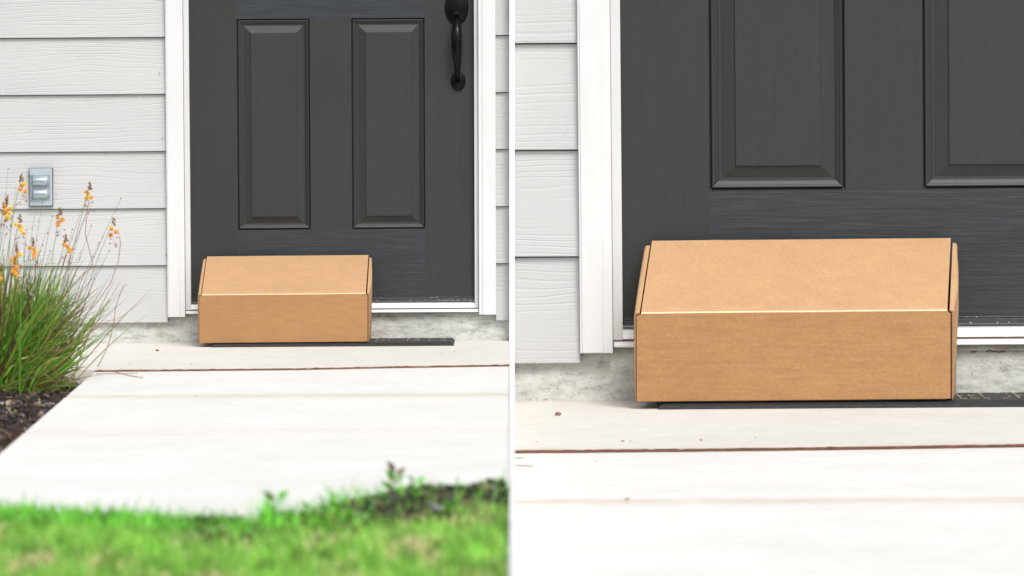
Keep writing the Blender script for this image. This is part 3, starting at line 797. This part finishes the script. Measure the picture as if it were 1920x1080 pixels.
# ------------------------------------------------------------------ flowering plant
def at_px(px, py, t): return Vector(((px - 960) / F * t, t - D, CZ - (py - HZ) / F * t))
TP = 12.15
pb = at_px(20, 728, TP); pb.z = bedz(pb.x, pb.y)
plant = thing('flowering_plant', pb, 'clump of narrow green leaves with orange flower spikes in the mulch bed at left', 'plant')
mb = MB(); rp = random.Random(4)
def arc_leaf(mb, p0, tip, wd, col, sag, segs=6):
    p0, tip = Vector(p0), Vector(tip); side = (tip - p0).cross(Vector((0, 1, .2))).normalized() * wd / 2; prev = None
    yj = Vector((0, wd * .35, 0))
    for k in range(segs + 1):
        f = k / segs; c = p0.lerp(tip, f) + Vector((0, 0, sag * 4 * f * (1 - f)))
        ww = min(1, (.55 + f * 2)) * (1 - f ** 2.2)
        cur = [mb.vert(c - side * ww), mb.vert(c + yj * ww), mb.vert(c + side * ww)] if k < segs else [mb.vert(c)]
        if prev:
            if len(cur) == 3:
                mb.face((prev[0], prev[1], cur[1], cur[0]), 0, col); mb.face((prev[1], prev[2], cur[2], cur[1]), 0, col)
            else: mb.face((prev[0], prev[1], prev[2], cur[0]), 0, col)
        prev = cur
for q in range(1000):
    # base spread, then fan out; right-hand leaves droop lower
    u = rp.betavariate(1.3, 1.5); ang = math.radians(rp.uniform(-12, 100)) if rp.random() < .85 else math.radians(rp.uniform(90, 175))
    bx = pb.x + rp.gauss(-.03, .055); by = pb.y + rp.gauss(0, .07)
    ln = rp.uniform(.11, .31) * (1 + .25 * math.sin(max(0, ang)))
    depth = rp.gauss(0, .10)
    if math.degrees(ang) < 25: ln *= .62
    tip = Vector((bx + math.cos(ang) * ln * .92, by + depth, bedz(bx, by) + .03 + math.sin(ang) * ln))
    if tip.z < -.04: tip.z = -.04 + rp.random() * .03
    if tip.x > walk_left(tip.y) + .02 and tip.z < .06: continue
    r_ = rp.random(); b_ = rp.uniform(.55, 1.3)
    if r_ < .50: col = (.13 * b_, .33 * b_, .03 * b_)
    elif r_ < .80: col = (.33 * b_, .43 * b_, .07 * b_)
    elif r_ < .94: col = (.34 * b_, .27 * b_, .10 * b_)
    else: col = (.20 * b_, .10 * b_, .06 * b_)
    arc_leaf(mb, (bx, by, bedz(bx, by)), tip, rp.uniform(.0045, .0085), col, rp.uniform(-.015, .075) * (1 if ang < 1.2 else .3))
for q in range(90):   # loose, dry and yellow outer blades trailing over the mulch
    bx = pb.x + rp.gauss(-.02, .05); by = pb.y + rp.gauss(-.03, .06); ang = math.radians(rp.uniform(-15, 30) if rp.random() < .7 else rp.uniform(150, 200)); ln = rp.uniform(.10, .22)
    tip = Vector((bx + math.cos(ang) * ln, by + rp.gauss(-.06, .08), max(-.045, -.03 + math.sin(ang) * ln)))
    b_ = rp.uniform(.6, 1.3); arc_leaf(mb, (bx, by, bedz(bx, by)), tip, rp.uniform(.004, .008), rp.choice([(.36 * b_, .36 * b_, .10 * b_), (.20 * b_, .34 * b_, .05 * b_), (.30 * b_, .24 * b_, .15 * b_)]), rp.uniform(.0, .03))
for q in range(150):  # tall fine arching blades above the clump
    bx = pb.x + rp.gauss(-.02, .06); by = pb.y + rp.gauss(0, .06); ang = math.radians(rp.uniform(38, 92)); ln = rp.uniform(.28, .44)
    tip = Vector((bx + math.cos(ang) * ln, by + rp.gauss(0, .08), -.03 + math.sin(ang) * ln)); b_ = rp.uniform(.6, 1.2)
    arc_leaf(mb, (bx, by, bedz(bx, by)), tip, rp.uniform(.0020, .0038), rp.choice([(.14 * b_, .24 * b_, .04 * b_), (.30 * b_, .30 * b_, .09 * b_), (.22 * b_, .13 * b_, .08 * b_)]), rp.uniform(-.03, .035), 8)
mb.build('leaves', [M_LEAF], plant, recalc=False)
# flower stalks: (tip px, tip py, base px, flowers?, side bend, distance)
ST = [(40, 332, -25, 1, 6, 12.2, 'G'), (168, 347, 75, 1, 10, 12.25, 'G'), (213, 414, 92, 1, 14, 12.3, 'G'), (113, 395, 55, 1, 8, 12.3, 'G'), (124, 445, 60, 1, 6, 12.1, 'G'),
      (14, 372, -30, 1, 5, 12.1, 'G'), (38, 408, -20, 1, 8, 11.9, 'O'), (62, 452, 10, 1, 8, 11.8, 'O'), (8, 385, -45, 1, 3, 12.2, 'G'),
      (28, 488, 0, 1, 5, 11.45, 'O'), (2, 500, -30, 1, 2, 11.5, 'O'), (30, 462, -10, 1, 4, 11.7, 'O')]
BARE = [(227, 372, 110, 12.35), (160, 375, 85, 12.3), (172, 423, 88, 12.25), (98, 405, 50, 12.4), (80, 380, 40, 12.35), (15, 316, -15, 12.4), (75, 470, 40, 12.1), (152, 470, 72, 12.2), (66, 395, 25, 12.4), (145, 500, 80, 12.1), (176, 505, 70, 12.0), (50, 430, 20, 12.2), (95, 470, 35, 12.0), (135, 430, 60, 12.3), (30, 350, 0, 12.35), (112, 520, 50, 12.0), (186, 455, 98, 12.3),(205, 470, 96, 12.2),(88, 430, 30, 12.2),(60, 500, 10, 12.0),(124, 480, 48, 12.25),(150, 520, 60, 12.15),(10, 440, -20, 12.1),(35, 520, -5, 11.9),(168, 380, 78, 12.28),(162, 400, 82, 12.22)]
ORG = [(.88, .36, .03), (.92, .52, .05), (.92, .62, .08), (.85, .28, .04)]
def stalk_pts(tx, ty, bx, t, bend):
    p1 = at_px(tx, ty, t); b0 = at_px(bx, 715, TP); b0.z = bedz(b0.x, b0.y) + .01; pts = []
    for k in range(11):
        f = k / 10; p = b0.lerp(p1, f); p.x += bend * .0015 * math.sin(f * math.pi) + (.004 * mnoise.noise(Vector((tx, f * 4, 0)))); p.x -= (p1.x - b0.x) * .16 * math.sin(f * math.pi); pts.append(p)
    return pts
m_stg = simple("green_flower_stalk", (.14, .20, .055), .6, 0, .3); m_stb = simple("brown_flower_stalk", (.17, .10, .065), .8, 0, .3)
for (tx, ty, bx, fl, bend, t, kd_) in ST:
    mb = MB(); pts = stalk_pts(tx, ty, bx, t, bend); mb.tube(pts, [.0016 - .0009 * k / 10 for k in range(11)], 5)
    st = mb.build('flower_stalk', [m_stg if kd_ == 'G' else m_stb], plant, smooth=True)
    mb = MB(); top = pts[-1]; rf = random.Random(int(tx * 31 + ty))
    # tight bud cone at the tip
    for k in range(16):
        f = k / 16; p = top + Vector((rf.gauss(0, .0035 * (1 - f * .6)), rf.gauss(0, .003), -.012 + .022 * f)); s_ = .0021 * (1.1 - f * .5)
        col = (.30, .15, .04) if f < .7 else (.22, .16, .04)
        chip(mb, p, s_, s_ * .8, s_ * 1.2, rf.uniform(0, 3), 0, col)
    # open star flowers below the buds
    nfl = 4 if kd_ == 'G' else 5
    for k in range(nfl):
        yaw = rf.uniform(0, 6.283); dz = -.016 - .030 * (k / nfl) - .004 * rf.random(); r0 = rf.uniform(.006, .013)
        c = top + Vector((math.cos(yaw) * r0, math.sin(yaw) * r0, dz))
        mb.tube([top + Vector((0, 0, dz - .004)), c], [.0005, .0005], 3, 0, (.20, .08, .05))
        base_c = rf.choice(ORG)
        for j in range(6):
            a_ = j * 1.047 + yaw; u = Vector((math.cos(a_), .35 * math.sin(a_ + 1), math.sin(a_))) * rf.uniform(.0058, .0088); s_ = Vector((-math.sin(a_), 0, math.cos(a_))) * .0034
            mb.face([mb.vert(v) for v in (c, c + u * .55 + s_, c + u, c + u * .55 - s_)], 0, tuple(v * rf.uniform(.85, 1.2) for v in base_c))
        chip(mb, c + Vector((0, -.003, 0)), .0024, .002, .0024, yaw, 0, (.75, .50, .05))
    # spent flowers hanging on thin pedicels
    for k in range(6):
        dz = -.05 - .004 * k; sg = rf.choice((-1, 1)); q0 = top + Vector((0, 0, dz)); q1 = q0 + Vector((sg * rf.uniform(.006, .014), rf.gauss(0, .004), rf.uniform(-.012, .004)))
        mb.tube([q0, q1], [.0004, .0004], 3, 0, (.30, .13, .08)); chip(mb, q1, .0015, .0013, .0030, 0, .4 * sg, (.35, .12, .08))
    mb.build('flower_head', [M_PETAL], st, recalc=False)
for (tx, ty, bx, t) in BARE:
    mb = MB(); pts = stalk_pts(tx, ty, bx, t, random.uniform(-8, 12)); mb.tube(pts, [.0013 - .0009 * k / 10 for k in range(11)], 4)
    for k in range(4, 11):   # little seed-pod nodes
        if random.random() < .7: chip(mb, pts[k] + Vector((random.gauss(0, .002), 0, 0)), .0016, .0014, .0022, 0, 0, None)
    mb.build('dry_stalk', [m_stb if random.random() < .65 else m_stg], plant, smooth=False)
# long arching strands, by picture points
for pts_px, t in (([(95, 640), (140, 610), (180, 570), (208, 530), (222, 490), (226, 455), (221, 428)], 12.1),
                  ([(183, 688), (198, 660), (208, 630), (214, 600), (217, 575), (224, 555), (232, 536), (238, 533)], 12.2),
                  ([(88, 662), (120, 655), (160, 630), (200, 603), (228, 594)], 12.0),
                  ([(70, 600), (110, 560), (150, 520), (175, 500), (168, 470), (160, 440), (162, 410), (172, 385)], 12.2)):
    mb = MB(); mb.tube([at_px(x, y, t) for x, y in pts_px], [.0012] * (len(pts_px) - 1) + [.0005], 5)
    mb.build('dry_stalk', [M_DRY], plant, smooth=True)

# dry stems lying on the walkway, leaves and pebbles
def stem(S, pts, r, label, group=None):
    mb = MB(); mb.tube([S.G(x, y, mb_z + .0015 + r) for x, y in pts], [r] * len(pts), 5)
    tag(mb.build('dry_stem', [M_DRY], smooth=True), label, 'dry stem', group)
stem(LS, [(132, 679), (165, 686)] and [(185, 694), (215, 697), (242, 704), (268, 708.5)], .0011, 'longer dry brown stem lying slantwise near the walkway corner')
stem(LS, [(180, 701), (225, 700.5), (258, 700)], .001, 'straight dry brown stem lying across the walkway corner')
stem(RS, [(962, 858.5), (972, 859), (981, 857.5)], .0012, 'shorter dry stem tip lying on the close-up path beside the white strip')
stem(RS, [(962, 872.5), (985, 873), (999, 874.5)], .0013, 'longer dry stem tip lying on the close-up path beside the white strip')
def pebble(S, px, py, w_px, label, col=None):
    g = S.G(px, py); r = w_px * (D + g.y) / F / 2; mb = MB(); rr = random.Random(int(px)); n = 9; rings = []
    for a_ in (-1.2, -.6, 0, .6, 1.2):
        rings.append([mb.vert(g + Vector((math.cos(6.283 * q / n) * r * math.cos(a_) * rr.uniform(.85, 1.1), math.sin(6.283 * q / n) * r * math.cos(a_) * rr.uniform(.8, 1.1), r * .5 + r * .55 * math.sin(a_)))) for q in range(n)])
    for A, B in zip(rings, rings[1:]):
        for q in range(n): mb.face((A[q], A[(q + 1) % n], B[(q + 1) % n], B[q]))
    mb.face(rings[0]); mb.face(rings[-1])
    tag(mb.build('pebble', [M_PEB]), label, 'pebble')
pebble(LS, 295, 658.5, 7, 'small brown pebble on the porch floor left of the smaller box')
pebble(RS, 1046, 779, 13, 'brown pebble on the close-up porch floor left of the larger box')
LB = 'tiny tan crumb of leaf litter on the pale concrete near the brown joint'
def crumb(S, px, py, w_px):
    g = S.G(px, py); r_ = w_px * (D + g.y) / F / 2; mb = MB()
    chip(mb, g + Vector((0, 0, r_ * .35)), r_, r_ * .8, r_ * .3, px * .7, .05, None)
    tag(mb.build('litter_crumb', [M_DRY]), LB, 'crumb', 'leaf litter crumbs by the joints')
for a_ in ((LS, 243, 682, 3), (LS, 274, 684, 2.5), (LS, 359, 683, 3), (LS, 332, 702, 2), (LS, 366, 743, 4), (LS, 853, 659, 3), (LS, 828, 664, 2.5)): crumb(*a_)
for a_ in ((RS, 1006, 829, 4), (RS, 1168, 828, 7), (RS, 1182, 827, 4), (RS, 1314, 826, 6), (RS, 1416, 821, 4), (RS, 1176, 937, 9), (RS, 1118, 865, 4), (RS, 1682, 840, 4)): crumb(*a_)
def dead_leaf(px, py, ln_px, yaw, label, col):
    g = LS.G(px, py, -.03); s_ = (D + g.y) / F * ln_px; mb = MB(); g.z = bedz(g.x, g.y) + .016; rows = []
    for k in range(9):
        f = k / 8; wd = s_ * .17 * math.sin(math.pi * min(.999, f * .95 + .03)); c = g + Vector((math.cos(yaw) * s_ * (f - .5), math.sin(yaw) * s_ * (f - .5), .012 * math.sin(f * 5) + .01 * f))
        sd_ = Vector((-math.sin(yaw), math.cos(yaw), 0)) * wd
        rows.append([mb.vert(c + sd_ + Vector((0, 0, wd * .7))), mb.vert(c), mb.vert(c - sd_ + Vector((0, 0, wd * .6)))])
    for A, B in zip(rows, rows[1:]):
        for q in range(2): mb.face((A[q], A[q + 1], B[q + 1], B[q]), 0, col)
    tag(mb.build('dead_leaf', [M_LEAF], recalc=False), label, 'leaf', 'dead leaves on the mulch')
dead_leaf(92, 722, 62, .1, 'long curled orange-brown dead leaf on the mulch by the walkway corner', (.33, .15, .06))
dead_leaf(118, 714, 34, -.5, 'small curled tan dead leaf just right of the long orange one', (.30, .18, .09))
dead_leaf(31, 780, 12, .8, 'small yellow-green fallen leaf lying on the dark mulch', (.42, .50, .07))
dead_leaf(18, 822, 13, -.3, 'small rusty orange dead leaf at the lower end of the mulch bed', (.50, .20, .08))
dead_leaf(15, 778, 24, -.2, 'pale grey-tan dead leaf lying on the mulch at the picture edge', (.36, .30, .24))
for o in bpy.data.objects:
    if '_w' in o: del o['_w']
